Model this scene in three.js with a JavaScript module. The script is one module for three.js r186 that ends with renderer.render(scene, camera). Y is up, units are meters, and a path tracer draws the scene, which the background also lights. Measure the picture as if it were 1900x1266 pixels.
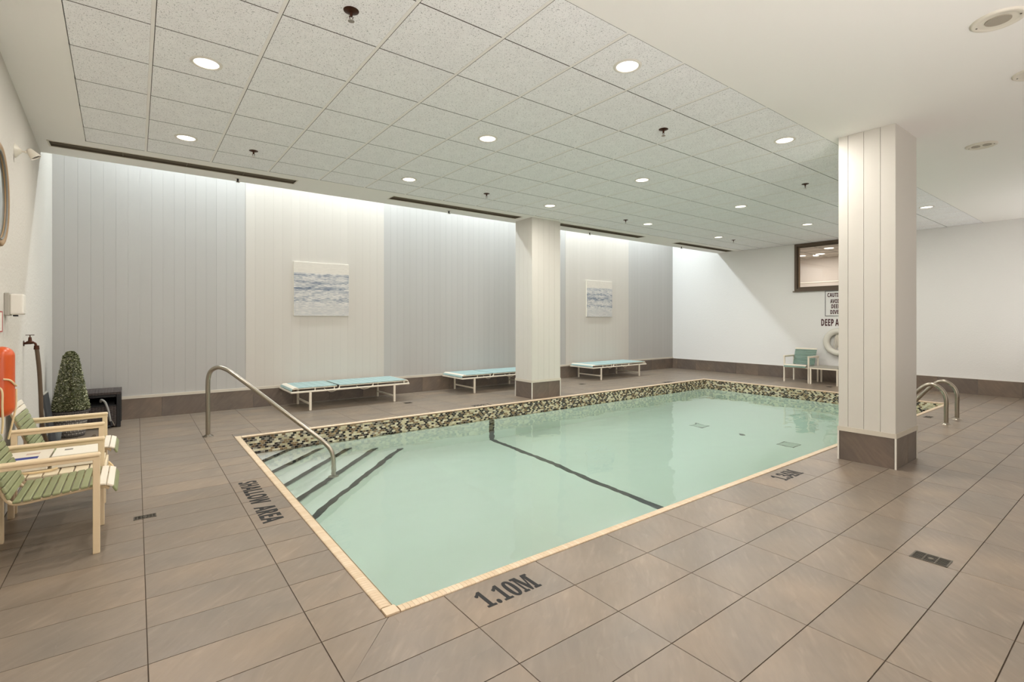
import * as THREE from 'three';
import { RoundedBoxGeometry } from 'three/addons/geometries/RoundedBoxGeometry.js';
import { TextGeometry } from 'three/addons/geometries/TextGeometry.js';
import { FontLoader } from 'three/addons/loaders/FontLoader.js';
import { RectAreaLightUniformsLib } from 'three/addons/lights/RectAreaLightUniformsLib.js';
import { mergeGeometries } from 'three/addons/utils/BufferGeometryUtils.js';

// Axes: X runs along the long side of the pool, N (depth, = -z) runs towards the panelled wall, y is up.
const scene = new THREE.Scene();
scene.background = new THREE.Color(0x050505);
const camera = new THREE.PerspectiveCamera(2 * Math.atan(633 / 924.25) * 180 / Math.PI, 1900 / 1266, 0.05, 60);
camera.position.set(0, 1.3964, 0);
camera.rotation.y = -0.653;
camera.setViewOffset(1900, 1266, -9.78, 37, 1900, 1266);
const renderer = new THREE.WebGLRenderer({ antialias: true });
renderer.toneMapping = THREE.LinearToneMapping;
renderer.toneMappingExposure = 1.23;
renderer.shadowMap.enabled = true;
RectAreaLightUniformsLib.init();
const DOWNLIGHT = { power: 470, color: new THREE.Color().setRGB(1.0, 0.965, 0.92) };     // recessed ceiling discs
const ADDED_UPLIGHT = 720;                                                                    // added cans, out of view, that lift the ceiling and soffit
const BATTEN = { power: 37, color: new THREE.Color().setRGB(0.83, 0.93, 1.0) };         // tubes in the light shaft

// ---------------------------------------------------------------- helpers
let seed = 7;
const rnd = () => { seed = (seed * 1664525 + 1013904223) >>> 0; return seed / 4294967296; };
const rr = (a, b) => a + (b - a) * rnd();
const V = (X, y, N) => new THREE.Vector3(X, y, -N);
const taken = {};
function numbered(n) { const k = taken[n] = (taken[n] ?? -1) + 1; return k ? n + '_' + String(k).padStart(3, '0') : n; }
function tag(o, label, category, group, kind) {
  if (label) o.userData.label = label;
  if (category) o.userData.category = category;
  if (group) o.userData.group = group;
  if (kind) o.userData.kind = kind;
  return o;
}
function thing(name, label, category, X = 0, y = 0, N = 0, turn = 0, group, kind) {
  const o = new THREE.Group(); o.name = numbered(name); o.position.set(X, y, -N); o.rotation.y = turn; scene.add(o);
  return tag(o, label, category, group, kind);
}
function setting(name, label, X = 0, y = 0, N = 0) { return thing(name, label, undefined, X, y, N, 0, undefined, 'structure'); }
function part(name, geo, mat, parent, label) {
  const m = new THREE.Mesh(Array.isArray(geo) ? join(geo) : geo, mat); m.name = name;
  m.castShadow = m.receiveShadow = true; parent.add(m);
  if (label) m.userData.label = label;
  return m;
}
function join(list) { return list.length === 1 ? list[0] : mergeGeometries(list.map((g) => g.index ? g.toNonIndexed() : g)); }
// texture coordinates in metres, by the way each face points
function metric(geo, off = [0, 0]) {
  const g = geo.index ? geo.toNonIndexed() : geo, p = g.attributes.position, uv = new Float32Array(p.count * 2);
  const a = new THREE.Vector3(), b = new THREE.Vector3(), c = new THREE.Vector3();
  for (let i = 0; i < p.count; i += 3) {
    a.fromBufferAttribute(p, i); b.fromBufferAttribute(p, i + 1); c.fromBufferAttribute(p, i + 2);
    const n = b.clone().sub(a).cross(c.clone().sub(a)), x = Math.abs(n.x), y = Math.abs(n.y), z = Math.abs(n.z);
    [a, b, c].forEach((q, k) => {
      const u = y >= x && y >= z ? [q.x, -q.z] : x >= z ? [-q.z, q.y] : [q.x, q.y];
      uv[(i + k) * 2] = u[0] + off[0]; uv[(i + k) * 2 + 1] = u[1] + off[1];
    });
  }
  g.setAttribute('uv', new THREE.BufferAttribute(uv, 2));
  return g;
}
function box(X0, X1, y0, y1, N0, N1, off) {
  const g = new THREE.BoxGeometry(X1 - X0, y1 - y0, N1 - N0); g.translate((X0 + X1) / 2, (y0 + y1) / 2, -(N0 + N1) / 2);
  return metric(g, off);
}
function rbox(w, h, d, r, x = 0, y = 0, z = 0, seg = 2) { const g = new RoundedBoxGeometry(w, h, d, seg, r); g.translate(x, y, z); return g; }
function cyl(r0, r1, h, x = 0, y = 0, z = 0, seg = 24) { const g = new THREE.CylinderGeometry(r1, r0, h, seg); g.translate(x, y + h / 2, z); return g; }
// upright prism over a polygon of (X, N) corners
function prism(poly, y0, y1, off) {
  const s = new THREE.Shape(poly.map(([X, N]) => new THREE.Vector2(X, N)));
  const g = new THREE.ExtrudeGeometry(s, { depth: y1 - y0, bevelEnabled: false });
  g.rotateX(-Math.PI / 2); g.translate(0, y0, 0);
  return metric(g, off);
}
function tube(pts, r, seg = 64, rad = 12, tension = 0.5) {
  return new THREE.TubeGeometry(new THREE.CatmullRomCurve3(pts, false, 'catmullrom', tension), seg, r, rad, false);
}
// a bent pipe: straight runs joined by round bends
function pipe(pts, r, bend = 0.08, rad = 14) {
  const path = new THREE.CurvePath();
  let last = pts[0];
  for (let i = 1; i < pts.length - 1; i++) {
    const p = pts[i], d0 = pts[i - 1].clone().sub(p), d1 = pts[i + 1].clone().sub(p);
    const k = Math.min(bend, d0.length() * 0.49, d1.length() * 0.49);
    const a = p.clone().add(d0.setLength(k)), b = p.clone().add(d1.setLength(k));
    path.add(new THREE.LineCurve3(last, a)); path.add(new THREE.QuadraticBezierCurve3(a, p, b)); last = b;
  }
  path.add(new THREE.LineCurve3(last, pts[pts.length - 1]));
  const total = path.getLength();
  return new THREE.TubeGeometry(path, Math.min(160, Math.ceil(total / 0.015)), r, rad, false);
}
function bar(a, b, r, seg = 10) {
  const d = b.clone().sub(a), g = new THREE.CylinderGeometry(r, r, d.length(), seg);
  g.applyQuaternion(new THREE.Quaternion().setFromUnitVectors(new THREE.Vector3(0, 1, 0), d.normalize()));
  g.translate((a.x + b.x) / 2, (a.y + b.y) / 2, (a.z + b.z) / 2); return g;
}
// repeating value noise
const H = new Float32Array(65536); { let s = 12345; for (let i = 0; i < 65536; i++) { s = (s * 1103515245 + 12345) & 0x7fffffff; H[i] = s / 0x7fffffff; } }
const hash = (x, y, k) => H[(x * 73 + y * 3079 + k * 9173 + ((x * y) & 255) * 131) & 65535];
function vnoise(x, y, px, py, k) {
  const xi = Math.floor(x), yi = Math.floor(y), fx = x - xi, fy = y - yi, u = fx * fx * (3 - 2 * fx), v = fy * fy * (3 - 2 * fy);
  const m = (a, b) => ((a % b) + b) % b, x0 = m(xi, px), x1 = m(xi + 1, px), y0 = m(yi, py), y1 = m(yi + 1, py);
  return (hash(x0, y0, k) * (1 - u) + hash(x1, y0, k) * u) * (1 - v) + (hash(x0, y1, k) * (1 - u) + hash(x1, y1, k) * u) * v;
}
function fbm(x, y, px, py, k, oct = 4) { let s = 0, a = 0.5, t = 0; for (let o = 0; o < oct; o++) { s += a * vnoise(x, y, px, py, k + o * 17); t += a; a *= 0.55; x *= 2; y *= 2; px *= 2; py *= 2; } return s / t; }
function texture(W, Hh, fn, { srgb = true, repeat = [1, 1] } = {}) {
  const d = new Uint8Array(W * Hh * 4);
  for (let y = 0; y < Hh; y++) for (let x = 0; x < W; x++) {
    const c = fn(x / W, y / Hh, x, y), i = (y * W + x) * 4;
    for (let k = 0; k < 3; k++) d[i + k] = Math.max(0, Math.min(255, Array.isArray(c) ? c[k] : c));
    d[i + 3] = 255;
  }
  const t = new THREE.DataTexture(d, W, Hh); t.wrapS = t.wrapT = THREE.RepeatWrapping; t.magFilter = THREE.LinearFilter;
  t.minFilter = THREE.LinearMipmapLinearFilter; t.generateMipmaps = true; if (srgb) t.colorSpace = THREE.SRGBColorSpace;
  t.repeat.set(...repeat); t.needsUpdate = true; return t;
}
const mat = (color, roughness = 0.6, more = {}) => new THREE.MeshStandardMaterial({ color, roughness, ...more });
const phys = (o) => new THREE.MeshPhysicalMaterial(o);

// ---------------------------------------------------------------- materials
const stoneH = (u, v) => {
  const a = fbm(u * 5, v * 5, 5, 5, 1, 5), s = (u + v) * 6, w = fbm(u * 4 + v * 0, v * 4, 4, 4, 9, 3);
  const streak = fbm(s + w * 2, (v - u) * 40 + w * 5, 12, 80, 23, 3);
  return 0.55 * a + 0.45 * streak;
};
function stone(base, amp, k) {
  return texture(512, 512, (u, v) => {
    const h = stoneH(u, v), cloud = fbm(u * 3, v * 3, 3, 3, 40 + k, 3) - 0.5, vein = Math.max(0, fbm(u * 6 + v * 6, v * 30 - u * 24, 12, 6, 60 + k, 3) - 0.62) * 2.4;
    const f = 1 + amp * (h - 0.5) * 1.6 + amp * cloud * 1.0 + vein * 0.12, warm = cloud * 6;
    return [base[0] * f + warm, base[1] * f, base[2] * f - warm];
  }, { repeat: [1 / 1.1, 1 / 1.1] });
}
const stoneBump = texture(512, 512, (u, v) => 255 * stoneH(u, v), { srgb: false, repeat: [1 / 1.1, 1 / 1.1] });
const stoneMaps = [stone([135, 121, 106], 0.11, 0), stone([137, 122, 106], 0.12, 3), stone([133, 120, 106], 0.11, 7)];
const floorMats = stoneMaps.map((m) => mat(0xffffff, 0.36, { map: m, bumpMap: stoneBump, bumpScale: 0.0016 }));
const skirtMats = [stone([112, 99, 88], 0.17, 11), stone([117, 103, 90], 0.17, 15)].map((m) => mat(0xffffff, 0.42, { map: m, bumpMap: stoneBump, bumpScale: 0.001 }));
const grout = mat(0x54473a, 0.95);
const stuccoBump = texture(512, 512, (u, v) => 255 * Math.pow(fbm(u * 60, v * 60, 60, 60, 5, 3), 1.4), { srgb: false });
const M = {
  stucco: mat(0xc9c3b9, 0.9, { bumpMap: stuccoBump, bumpScale: 0.003 }),
  plaster: mat(0xf3f0ea, 0.9),
  wallPaint: mat(0xe8e6e2, 0.8, { bumpMap: stuccoBump, bumpScale: 0.0015 }),
  greyPlank: [mat(0xb6b3ae, 0.55), mat(0xb5b2ad, 0.55), mat(0xb7b4af, 0.55)],
  whitePlank: [mat(0xc9c2b8, 0.55), mat(0xc8c1b7, 0.55), mat(0xcac3b9, 0.55)],
  columnPlank: mat(0xd3cec4, 0.5), columnCore: mat(0xd6d2c8, 0.6),
  trim: mat(0xcfc6b6, 0.5), whiteTrim: mat(0xe2ddd2, 0.5),
  gridBar: mat(0xf2eee8, 0.5), dark: mat(0x17140f, 0.8), plenum: mat(0x1c1a17, 1),
  cream: mat(0xe4cda8, 0.42), creamPale: mat(0xe9dfcd, 0.42), creamSlat: mat(0xe2d3b5, 0.5),
  sage: [mat(0x8d9268, 0.5), mat(0x888d65, 0.5), mat(0x93976f, 0.5)],
  teal: [mat(0x728f80, 0.45), mat(0x6d8a7c, 0.45), mat(0x789485, 0.45)],
  turquoise: [mat(0xa0b9b6, 0.4), mat(0x99b3b0, 0.4), mat(0xa8bfbc, 0.4)], tealDark: mat(0x4c6d67, 0.6),
  steel: mat(0xa59c8e, 0.28, { metalness: 1 }), darkSteel: mat(0x6f675b, 0.4, { metalness: 0.9 }),
  bronze: mat(0x4a2b1c, 0.4, { metalness: 0.7 }), chrome: mat(0xd8d4cc, 0.15, { metalness: 1 }),
  diffuser: mat(0x7d725f, 0.6), diffuserDark: mat(0x5e5444, 0.85), offWhite: mat(0xddd6c6, 0.5),
  windowFrame: mat(0x5c4d3c, 0.5), wood: mat(0x94744a, 0.45), woodDark: mat(0x6d6a60, 0.5),
  ink: mat(0x110f0d, 0.7), maroon: mat(0x4a1f22, 0.6), black: mat(0x161415, 0.55),
  plasterPool: mat(0xf8f9f3, 0.7), stripe: mat(0x23261f, 0.6), rope: mat(0xe0c79b, 0.85), ropeWhite: mat(0xd8d1c2, 0.85),
  orange: mat(0xc9531f, 0.32), ringWhite: mat(0xdcd8cc, 0.5), hose: mat(0x55432f, 0.55), hoseGrey: mat(0x8f8c86, 0.45),
  glass: phys({ color: 0xffffff, roughness: 0.02, transmission: 1, thickness: 0, ior: 1.5 }),
  mirror: mat(0xf2f2f0, 0.03, { metalness: 1 }), plastic: mat(0xded9ce, 0.4), greyPlastic: mat(0xa7a296, 0.5),
  carton: mat(0xe9e2d2, 0.7), blue: mat(0x2d3a86, 0.6), green: mat(0x2c6b47, 0.6), bucket: mat(0x7b8183, 0.4),
};
const ceilingSpeckle = texture(512, 512, (u, v, x, y) => {
  const n = vnoise(u * 170, v * 170, 170, 170, 3), m = vnoise(u * 90, v * 90, 90, 90, 31), soft = fbm(u * 8, v * 8, 8, 8, 77, 2);
  const f = n > 0.85 && m > 0.3 ? 0.62 : m > 0.91 ? 0.72 : 0.985 + 0.03 * soft;
  return [246 * f, 245 * f, 244 * f];
}, { repeat: [1 / 0.61, 1 / 0.61] });
M.jointShade = mat(0x443c33, 0.8); M.ceilingTile = mat(0xffffff, 0.95, { map: ceilingSpeckle });  // first colour: shade of the ceiling joints, painted on tile sides and strips
const weave = (u, v) => { const c = Math.floor(u * 8), r = Math.floor(v * 16), a = (u * 8) % 1, b = (v * 16) % 1; return Math.sin(Math.PI * b) * ((c + r) % 2 ? 0.35 + 0.65 * Math.sin(Math.PI * a) : 0.25 + 0.3 * Math.sin(Math.PI * a)); };
const weaveBump = texture(256, 256, (u, v) => 255 * weave(u, v), { srgb: false, repeat: [4, 4] });
M.wicker = mat(0x453b37, 0.45, { bumpMap: weaveBump, bumpScale: 0.008 });
const weaveTone = texture(256, 256, (u, v) => { const f = 0.45 + 0.6 * weave(u, v); return [176 * f, 166 * f, 156 * f]; }, { repeat: [6, 2] });
const weaveBump2 = weaveBump.clone(); weaveBump2.repeat.set(6, 2);
M.basket = mat(0xffffff, 0.7, { map: weaveTone, bumpMap: weaveBump2, bumpScale: 0.012 });

// ---------------------------------------------------------------- dimensions
const CEIL = 3.255, XR = 12.70, NB = 8.98, NS = 7.53, NF = -2.6, SHAFT = 4.6;
const XL = (N) => -0.5787 - 0.034 * N;                       // the left wall stands slightly askew
const TL = (N) => -0.25 - 0.0245 * N;                        // left edge of the ceiling tiles
const PO = { x0: 0.935, x1: 10.90, n0: 2.237, n1: 6.82 };    // outside of the coping
const PI_ = { x0: 0.998, x1: 10.84, n0: 2.297, n1: 6.757 };    // inside faces of the pool
const WATER = -0.21;

// ---------------------------------------------------------------- floor
const floor = setting('floor', 'taupe stone-look tiled pool deck with dark joints');
part('screed', [
  box(-1.2, XR, -0.3, -0.004, NF, PO.n0), box(-1.2, XR, -0.3, -0.004, PO.n1, NB + 0.02),
  box(-1.2, PO.x0, -0.3, -0.004, PO.n0, PO.n1), box(PO.x1, XR, -0.3, -0.004, PO.n0, PO.n1)], grout, floor);
{
  const xs = [], ns = [];
  for (let k = -2; k <= 22; k++) xs.push(0.038 + 0.6015 * k);
  for (let k = 14; k >= 0; k--) ns.push(1.907 - 0.3 * k);
  ns.push(2.237); for (let k = 0; k < 23; k++) ns.push(2.52 + 0.2985 * k);
  const J = 0.0024, tiles = [];
  const rect = (a, b, c, d) => [[a, c], [b, c], [b, d], [a, d]];
  for (let i = 0; i + 1 < xs.length; i++) for (let j = 0; j + 1 < ns.length; j++) {
    let a = xs[i], b = Math.min(xs[i + 1], XR), c = ns[j], d = Math.min(ns[j + 1], NB);
    if (b - a < 0.03 || d - c < 0.03) continue;
    if (b < XL(c) + 0.03) continue;
    const left = (N) => Math.max(a, XL(N) + 0.004);
    const pieces = [];
    const inX = b > PO.x0 && a < PO.x1, inN = d > PO.n0 + 1e-6 && c < PO.n1;
    if (Math.abs(c - 1.907) < 1e-6 && a < 0.944 && b > 0.944) {
      pieces.push([[a, d], [a, c], [0.944, d]], [[0.944, d], [a, c], [b, c], [b, d]]);
    } else if (inX && inN) {
      if (a < PO.x0) pieces.push(rect(a, PO.x0, c, d));
      if (b > PO.x1) pieces.push(rect(PO.x1, b, c, d));
      const a2 = Math.max(a, PO.x0), b2 = Math.min(b, PO.x1);
      if (c < PO.n0) pieces.push(rect(a2, b2, c, PO.n0));
      if (d > PO.n1) pieces.push(rect(a2, b2, PO.n1, d));
    } else pieces.push([[left(c), c], [b, c], [b, d], [left(d), d]]);
    for (const p of pieces) {
      const cx = p.reduce((s, q) => s + q[0], 0) / p.length, cn = p.reduce((s, q) => s + q[1], 0) / p.length;
      const w = Math.max(...p.map((q) => q[0])) - Math.min(...p.map((q) => q[0])), l = Math.max(...p.map((q) => q[1])) - Math.min(...p.map((q) => q[1]));
      if (w < 0.02 || l < 0.02) continue;
      // inset by half a joint
      const q = p.map(([x, n]) => [x + Math.sign(cx - x) * J, n + Math.sign(cn - n) * J]);
      const dist = Math.sin(0.653) * cx + Math.cos(0.653) * cn, lat = Math.cos(0.653) * cx - Math.sin(0.653) * cn;
      const seen = dist > 0.8 && lat / dist > -1.12 && lat / dist < 1.1 && 1.396 / dist < 0.75;
      tiles.push({ q, full: Math.abs(w - 0.6015) < 1e-4 && Math.abs(l - 0.3) < 0.002 && p.length === 4, cx, cn, size: seen ? w * l / dist ** 3 : 0 });
    }
  }
  tiles.sort((s, t) => t.size - s.size);
  const shared = [0, 1, 2, 3, 4, 5, 6, 7].map((k) => box(-0.3 + J / 2, 0.3 - J / 2, -0.012, 0, -0.15 + J, 0.15 - J, [k * 0.37, k * 0.83]));
  const rest = [];
  tiles.forEach((t, i) => {
    if (i < 300 && t.size > 0) {
      const m = t.full ? part('tile', shared[Math.floor(rnd() * 8)], floorMats[Math.floor(rnd() * 3)], floor) : part('tile', prism(t.q, -0.012, 0, [rnd() * 3, rnd() * 3]), floorMats[Math.floor(rnd() * 3)], floor);
      if (t.full) m.position.set(t.cx, 0, -t.cn);
    } else rest.push(prism(t.q, -0.012, 0, [rnd() * 3, rnd() * 3]));
  });
  const m = part('tile_remainder', rest, floorMats[0], floor); m.userData.kind = 'stuff';
}

// ---------------------------------------------------------------- lettering
const sansBold = await new FontLoader().loadAsync('fonts/droid/droid_sans_bold.typeface.json');
const serifBold = await new FontLoader().loadAsync('fonts/droid/droid_serif_bold.typeface.json');
// letters lying in their own plane: x along the line, y up the letter, thickness towards +z, fitted to w by h
function letters(text, font, w, h, t = 0.0008, heavy = 0.02) {
  const g = new TextGeometry(text, { font, size: 1, depth: t, curveSegments: 6, bevelEnabled: true, bevelThickness: 0.0001, bevelSize: heavy, bevelSegments: 1 });
  g.computeBoundingBox(); const b = g.boundingBox;
  g.translate(-b.min.x, -b.min.y, 0); g.scale(w / (b.max.x - b.min.x), h / (b.max.y - b.min.y), 1); return g;
}
function deckMark(text, font, X, N, w, h, turn, label) {       // lies on the deck; turn 0: read looking towards the panelled wall
  const g = letters(text, font, w, h); g.translate(-w / 2, -h / 2, 0); g.rotateX(-Math.PI / 2); g.rotateY(turn); g.translate(X, 0.0003, -N);
  part('lettering', g, M.ink, floor, label);
}
deckMark('1.10M', serifBold, 1.53, 2.085, 0.345, 0.155, 0, 'black stencilled depth mark 1.10M');
deckMark('1.34M', serifBold, 4.69, 2.105, 0.36, 0.15, 0, 'black stencilled depth mark 1.34M');
deckMark('1.34M', serifBold, 4.55, 6.93, 0.36, 0.13, Math.PI, 'black stencilled depth mark at the far pool edge');
deckMark('1.34M', serifBold, 9.66, 6.94, 0.36, 0.13, Math.PI, 'black stencilled depth mark near the far pool corner');
deckMark('SHALLOW', sansBold, 0.764, 4.545, 0.64, 0.14, -Math.PI / 2, 'black stencilled word SHALLOW');
deckMark('AREA', sansBold, 0.764, 3.965, 0.36, 0.14, -Math.PI / 2, 'black stencilled word AREA');

// ---------------------------------------------------------------- ceiling
const ceiling = setting('ceiling', 'pale ceiling with a field of speckled acoustic tiles inside a plain soffit');
const T0 = 2.12, T1 = 6.80, SLOTS = [[-0.72, 1.69], [3.04, 5.46], [6.40, 8.89], [10.17, 12.55]], SN = [6.99, 7.20];
{
  const top = CEIL + 0.16, plain = [
    box(-1.2, XR, CEIL, top, NF, T0), prism([[-1.2, T0], [TL(T0), T0], [TL(T1), T1], [-1.2, T1]], CEIL, top),
    box(-1.2, XR, CEIL, top, T1, SN[0]), box(-1.2, XR, CEIL, top, SN[1], NS)];
  let x = -1.2; for (const [a, b] of SLOTS) { plain.push(box(x, a, CEIL, top, ...SN)); x = b; } plain.push(box(x, XR, CEIL, top, ...SN));
  part('soffit', plain, M.plaster, ceiling);
  part('plenum', [box(-1.2, XR + 0.01, top, top + 0.1, NF, NS)], M.plenum, ceiling);
  const gx = [], gn = [];
  for (let k = -2; k <= 18; k++) gx.push(1.3041 + 0.61 * k);
  for (let k = 0; k <= 6; k++) gn.push(2.6547 + 0.61 * k);
  const xs = [null, ...gx, XR], ns = [T0, ...gn, T1], bx = 0.0085, bn = 0.0036, gap = 0.0045, gapN = 0.0006, tileMats = [M.gridBar, M.gridBar, M.plenum, M.ceilingTile, M.jointShade, M.jointShade];
  const shared = {};
  for (let i = 0; i + 1 < xs.length; i++) for (let j = 0; j + 1 < ns.length; j++) {
    const c = ns[j] + (j ? bn + gapN : 0.004), d = ns[j + 1] - (j + 2 < ns.length ? bn + gapN : 0.009);
    const b = xs[i + 1] - (i + 2 < xs.length ? bx + gap : 0.006);
    if (d - c < 0.03) continue;
    const full = i > 0 && j > 0 && i + 2 < xs.length && j + 2 < ns.length;
    if (full) {
      const a = xs[i] + bx + gap;
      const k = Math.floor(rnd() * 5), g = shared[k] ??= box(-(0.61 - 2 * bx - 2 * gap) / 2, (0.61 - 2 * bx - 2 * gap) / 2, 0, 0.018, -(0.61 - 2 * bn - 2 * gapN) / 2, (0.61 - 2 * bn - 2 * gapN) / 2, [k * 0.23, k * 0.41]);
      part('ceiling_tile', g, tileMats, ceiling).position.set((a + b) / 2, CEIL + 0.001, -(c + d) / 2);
    } else if (i === 0) part('ceiling_tile', prism([[TL(c) + 0.005, c], [b, c], [b, d], [TL(d) + 0.005, d]], CEIL + 0.001, CEIL + 0.02), M.ceilingTile, ceiling);
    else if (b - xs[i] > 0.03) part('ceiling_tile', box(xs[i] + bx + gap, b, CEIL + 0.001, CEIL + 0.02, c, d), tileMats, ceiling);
  }
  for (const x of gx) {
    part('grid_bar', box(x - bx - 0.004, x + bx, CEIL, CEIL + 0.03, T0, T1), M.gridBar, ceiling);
    part('joint_shade', box(x + bx + 0.0002, x + bx + 0.0042, CEIL + 0.0005, CEIL + 0.03, T0, T1), M.jointShade, ceiling, 'dark strip painted as shade in the gap beside the main bar');  // solid flush strip, coloured dark to stand for shade in the gap
  }
  for (const n of gn) part('joint_shade', box(TL(n), XR, CEIL + 0.0005, CEIL + 0.03, n - bn, n + bn), M.jointShade, ceiling, 'dark strip painted as shade in the cross joint');
  part('joint_shade', box(TL(T1), XR, CEIL + 0.0005, CEIL + 0.03, T1 - 0.009, T1 - 0.0002), M.jointShade, ceiling, 'dark strip painted as shade along the tile field edge');
}
// slot diffusers in the soffit strip
SLOTS.forEach(([a, b], i) => {
  const t = thing('slot_diffuser', ['dark linear air diffuser in the soffit, running up to the left wall', 'dark linear air diffuser in the soffit between the first painting and the far column', 'dark linear air diffuser in the soffit just past the far column', 'dark linear air diffuser in the soffit ending at the right wall'][i], 'air vent', (a + b) / 2, CEIL, (SN[0] + SN[1]) / 2, 0, 'linear air diffusers');
  const L = (b - a) / 2 - 0.002, W = (SN[1] - SN[0]) / 2 - 0.002;
  part('duct', [box(-L, L, 0.09, 0.1, -W, W), box(-L, L, 0.0, 0.1, -W, -W + 0.004), box(-L, L, 0.0, 0.1, W - 0.004, W), box(-L, -L + 0.004, 0, 0.1, -W, W), box(L - 0.004, L, 0, 0.1, -W, W)], M.diffuserDark, t);
  for (const z of [-0.055, 0.0, 0.055]) part('vane', box(-L + 0.006, L - 0.006, 0.012, 0.06, z - 0.002, z + 0.002), M.diffuser, t);
  for (let x = -L + 0.6; x < L - 0.2; x += 0.6) part('spacer', box(x - 0.003, x + 0.003, 0.01, 0.06, -W + 0.005, W - 0.005), M.diffuser, t);
  part('flange', [box(-L - 0.012, L + 0.012, -0.004, 0.0, -W - 0.014, -W), box(-L - 0.012, L + 0.012, -0.004, 0, W, W + 0.014), box(-L - 0.014, -L, -0.004, 0, -W - 0.014, W + 0.014), box(L, L + 0.014, -0.004, 0, -W - 0.014, W + 0.014)], M.offWhite, t);
});

// ---------------------------------------------------------------- walls
const wallLeft = setting('wall_left', 'white rough-stucco side wall');
part('wall_body', prism([[XL(NF), NF], [XL(NB + 0.2), NB + 0.2], [-1.5, NB + 0.2], [-1.5, NF]], -0.3, SHAFT + 0.2), M.stucco, wallLeft);
const wallRight = setting('wall_right', 'white painted end wall beyond the pool');
const WN = [4.37, 5.51], WY = [2.12, 3.25];
part('wall_body', [box(XR, XR + 0.15, -0.3, SHAFT + 0.2, NF, WN[0]), box(XR, XR + 0.15, -0.3, SHAFT + 0.2, WN[1], NB + 0.2), box(XR, XR + 0.15, -0.3, WY[0], ...WN), box(XR, XR + 0.15, WY[1], SHAFT + 0.2, ...WN)], M.wallPaint, wallRight);
const wallFront = setting('wall_front', 'plain white wall behind the viewer');
part('wall_body', box(-1.5, XR + 0.15, -0.3, CEIL + 0.3, NF - 0.15, NF), M.wallPaint, wallFront);
const wallBack = setting('wall_back', 'tall wall of vertical planks painted in grey and off-white blocks');
part('wall_body', box(-1.5, XR + 0.15, -0.3, SHAFT + 0.2, NB + 0.016, NB + 0.2), M.columnCore, wallBack);
for (const [a, b, n, kind] of [[-0.90, 1.393, 17, 0], [1.393, 3.705, 17, 1], [3.705, 8.354, 35, 0], [8.354, 10.70, 18, 1], [10.70, XR, 15, 0]]) {
  const w = (b - a) / n, d = kind ? 0.005 : 0, g = new THREE.BoxGeometry(w - (kind ? 0.0006 : 0.001), SHAFT - 0.33, 0.016 + d);
  const ch = metric(g);
  for (let k = 0; k < n; k++) {
    const m = part('plank', ch, (kind ? M.whitePlank : M.greyPlank)[Math.floor(rnd() * 3)], wallBack);
    m.position.set(a + (k + 0.5) * w, (SHAFT + 0.33) / 2, -(NB + 0.008 - d / 2));
  }
}
// light shaft above the panelled wall
const shaft = setting('trim_1', 'white light shaft over the panelled wall');
part('shaft_face', box(-1.2, XR, CEIL + 0.16, SHAFT, NS - 0.1, NS), M.plaster, shaft);
part('shaft_lid', box(-1.5, XR + 0.15, SHAFT, SHAFT + 0.15, NS - 0.1, NB + 0.2), M.plaster, shaft);
for (let k = 0; k < 5; k++) {
  const t = thing('light_batten', 'fluorescent batten hidden high in the light shaft', 'light', 0.75 + k * 2.55, SHAFT, 8.55, 0, 'battens in the light shaft');
  part('housing', rbox(2.4, 0.06, 0.14, 0.01, 0, -0.03, 0), M.offWhite, t);
  const b = part('tube', new THREE.CylinderGeometry(0.019, 0.019, 2.3, 12).rotateZ(Math.PI / 2).translate(0, -0.085, 0), mat(0xffffff, 0.4, { emissive: BATTEN.color, emissiveIntensity: 4 }), t);
  b.castShadow = false;
  const l = new THREE.RectAreaLight(BATTEN.color, BATTEN.power, 2.3, 0.16); l.position.set(0, -0.115, 0); l.rotation.x = -Math.PI / 2; t.add(l);
}
// baseboards
function skirting(name, label, horizontal, a, b, face, inward, trimTop) {
  const t = setting(name, label), h = 0.29; let x = a, k = 0;
  while (x < b - 0.01) {
    const e = Math.min(x + 0.6, b), o = [rnd() * 3, rnd() * 3], lo = Math.min(face, face + inward * 0.012), hi = Math.max(face, face + inward * 0.012);
    part('tile', horizontal ? box(x + 0.0015, e - 0.0015, 0.001, h, lo, hi, o) : box(lo, hi, 0.001, h, x + 0.0015, e - 0.0015, o), skirtMats[k++ % 2], t); x = e;
  }
  const d = inward * 0.02, lo = Math.min(face, face + d), hi = Math.max(face, face + d);
  if (trimTop) part('trim_strip', horizontal ? box(a, b, h, h + trimTop, lo, hi) : box(Math.min(face, face + inward * 0.014), Math.max(face, face + inward * 0.014), h, h + trimTop, a, b), trimTop > 0.02 ? M.trim : M.whiteTrim, t);
  return t;
}
skirting('baseboard_back', 'brown stone-look tile baseboard with a cream strip under the planks', true, -0.90, XR, NB, -1, 0.04);
skirting('baseboard_right', 'brown stone-look tile baseboard along the white end wall', false, NF, NB, XR, -1, 0.008);
skirting('baseboard_front', 'brown stone-look tile baseboard on the wall behind the viewer', true, XL(NF), XR, NF, 1, 0.008);

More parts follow.
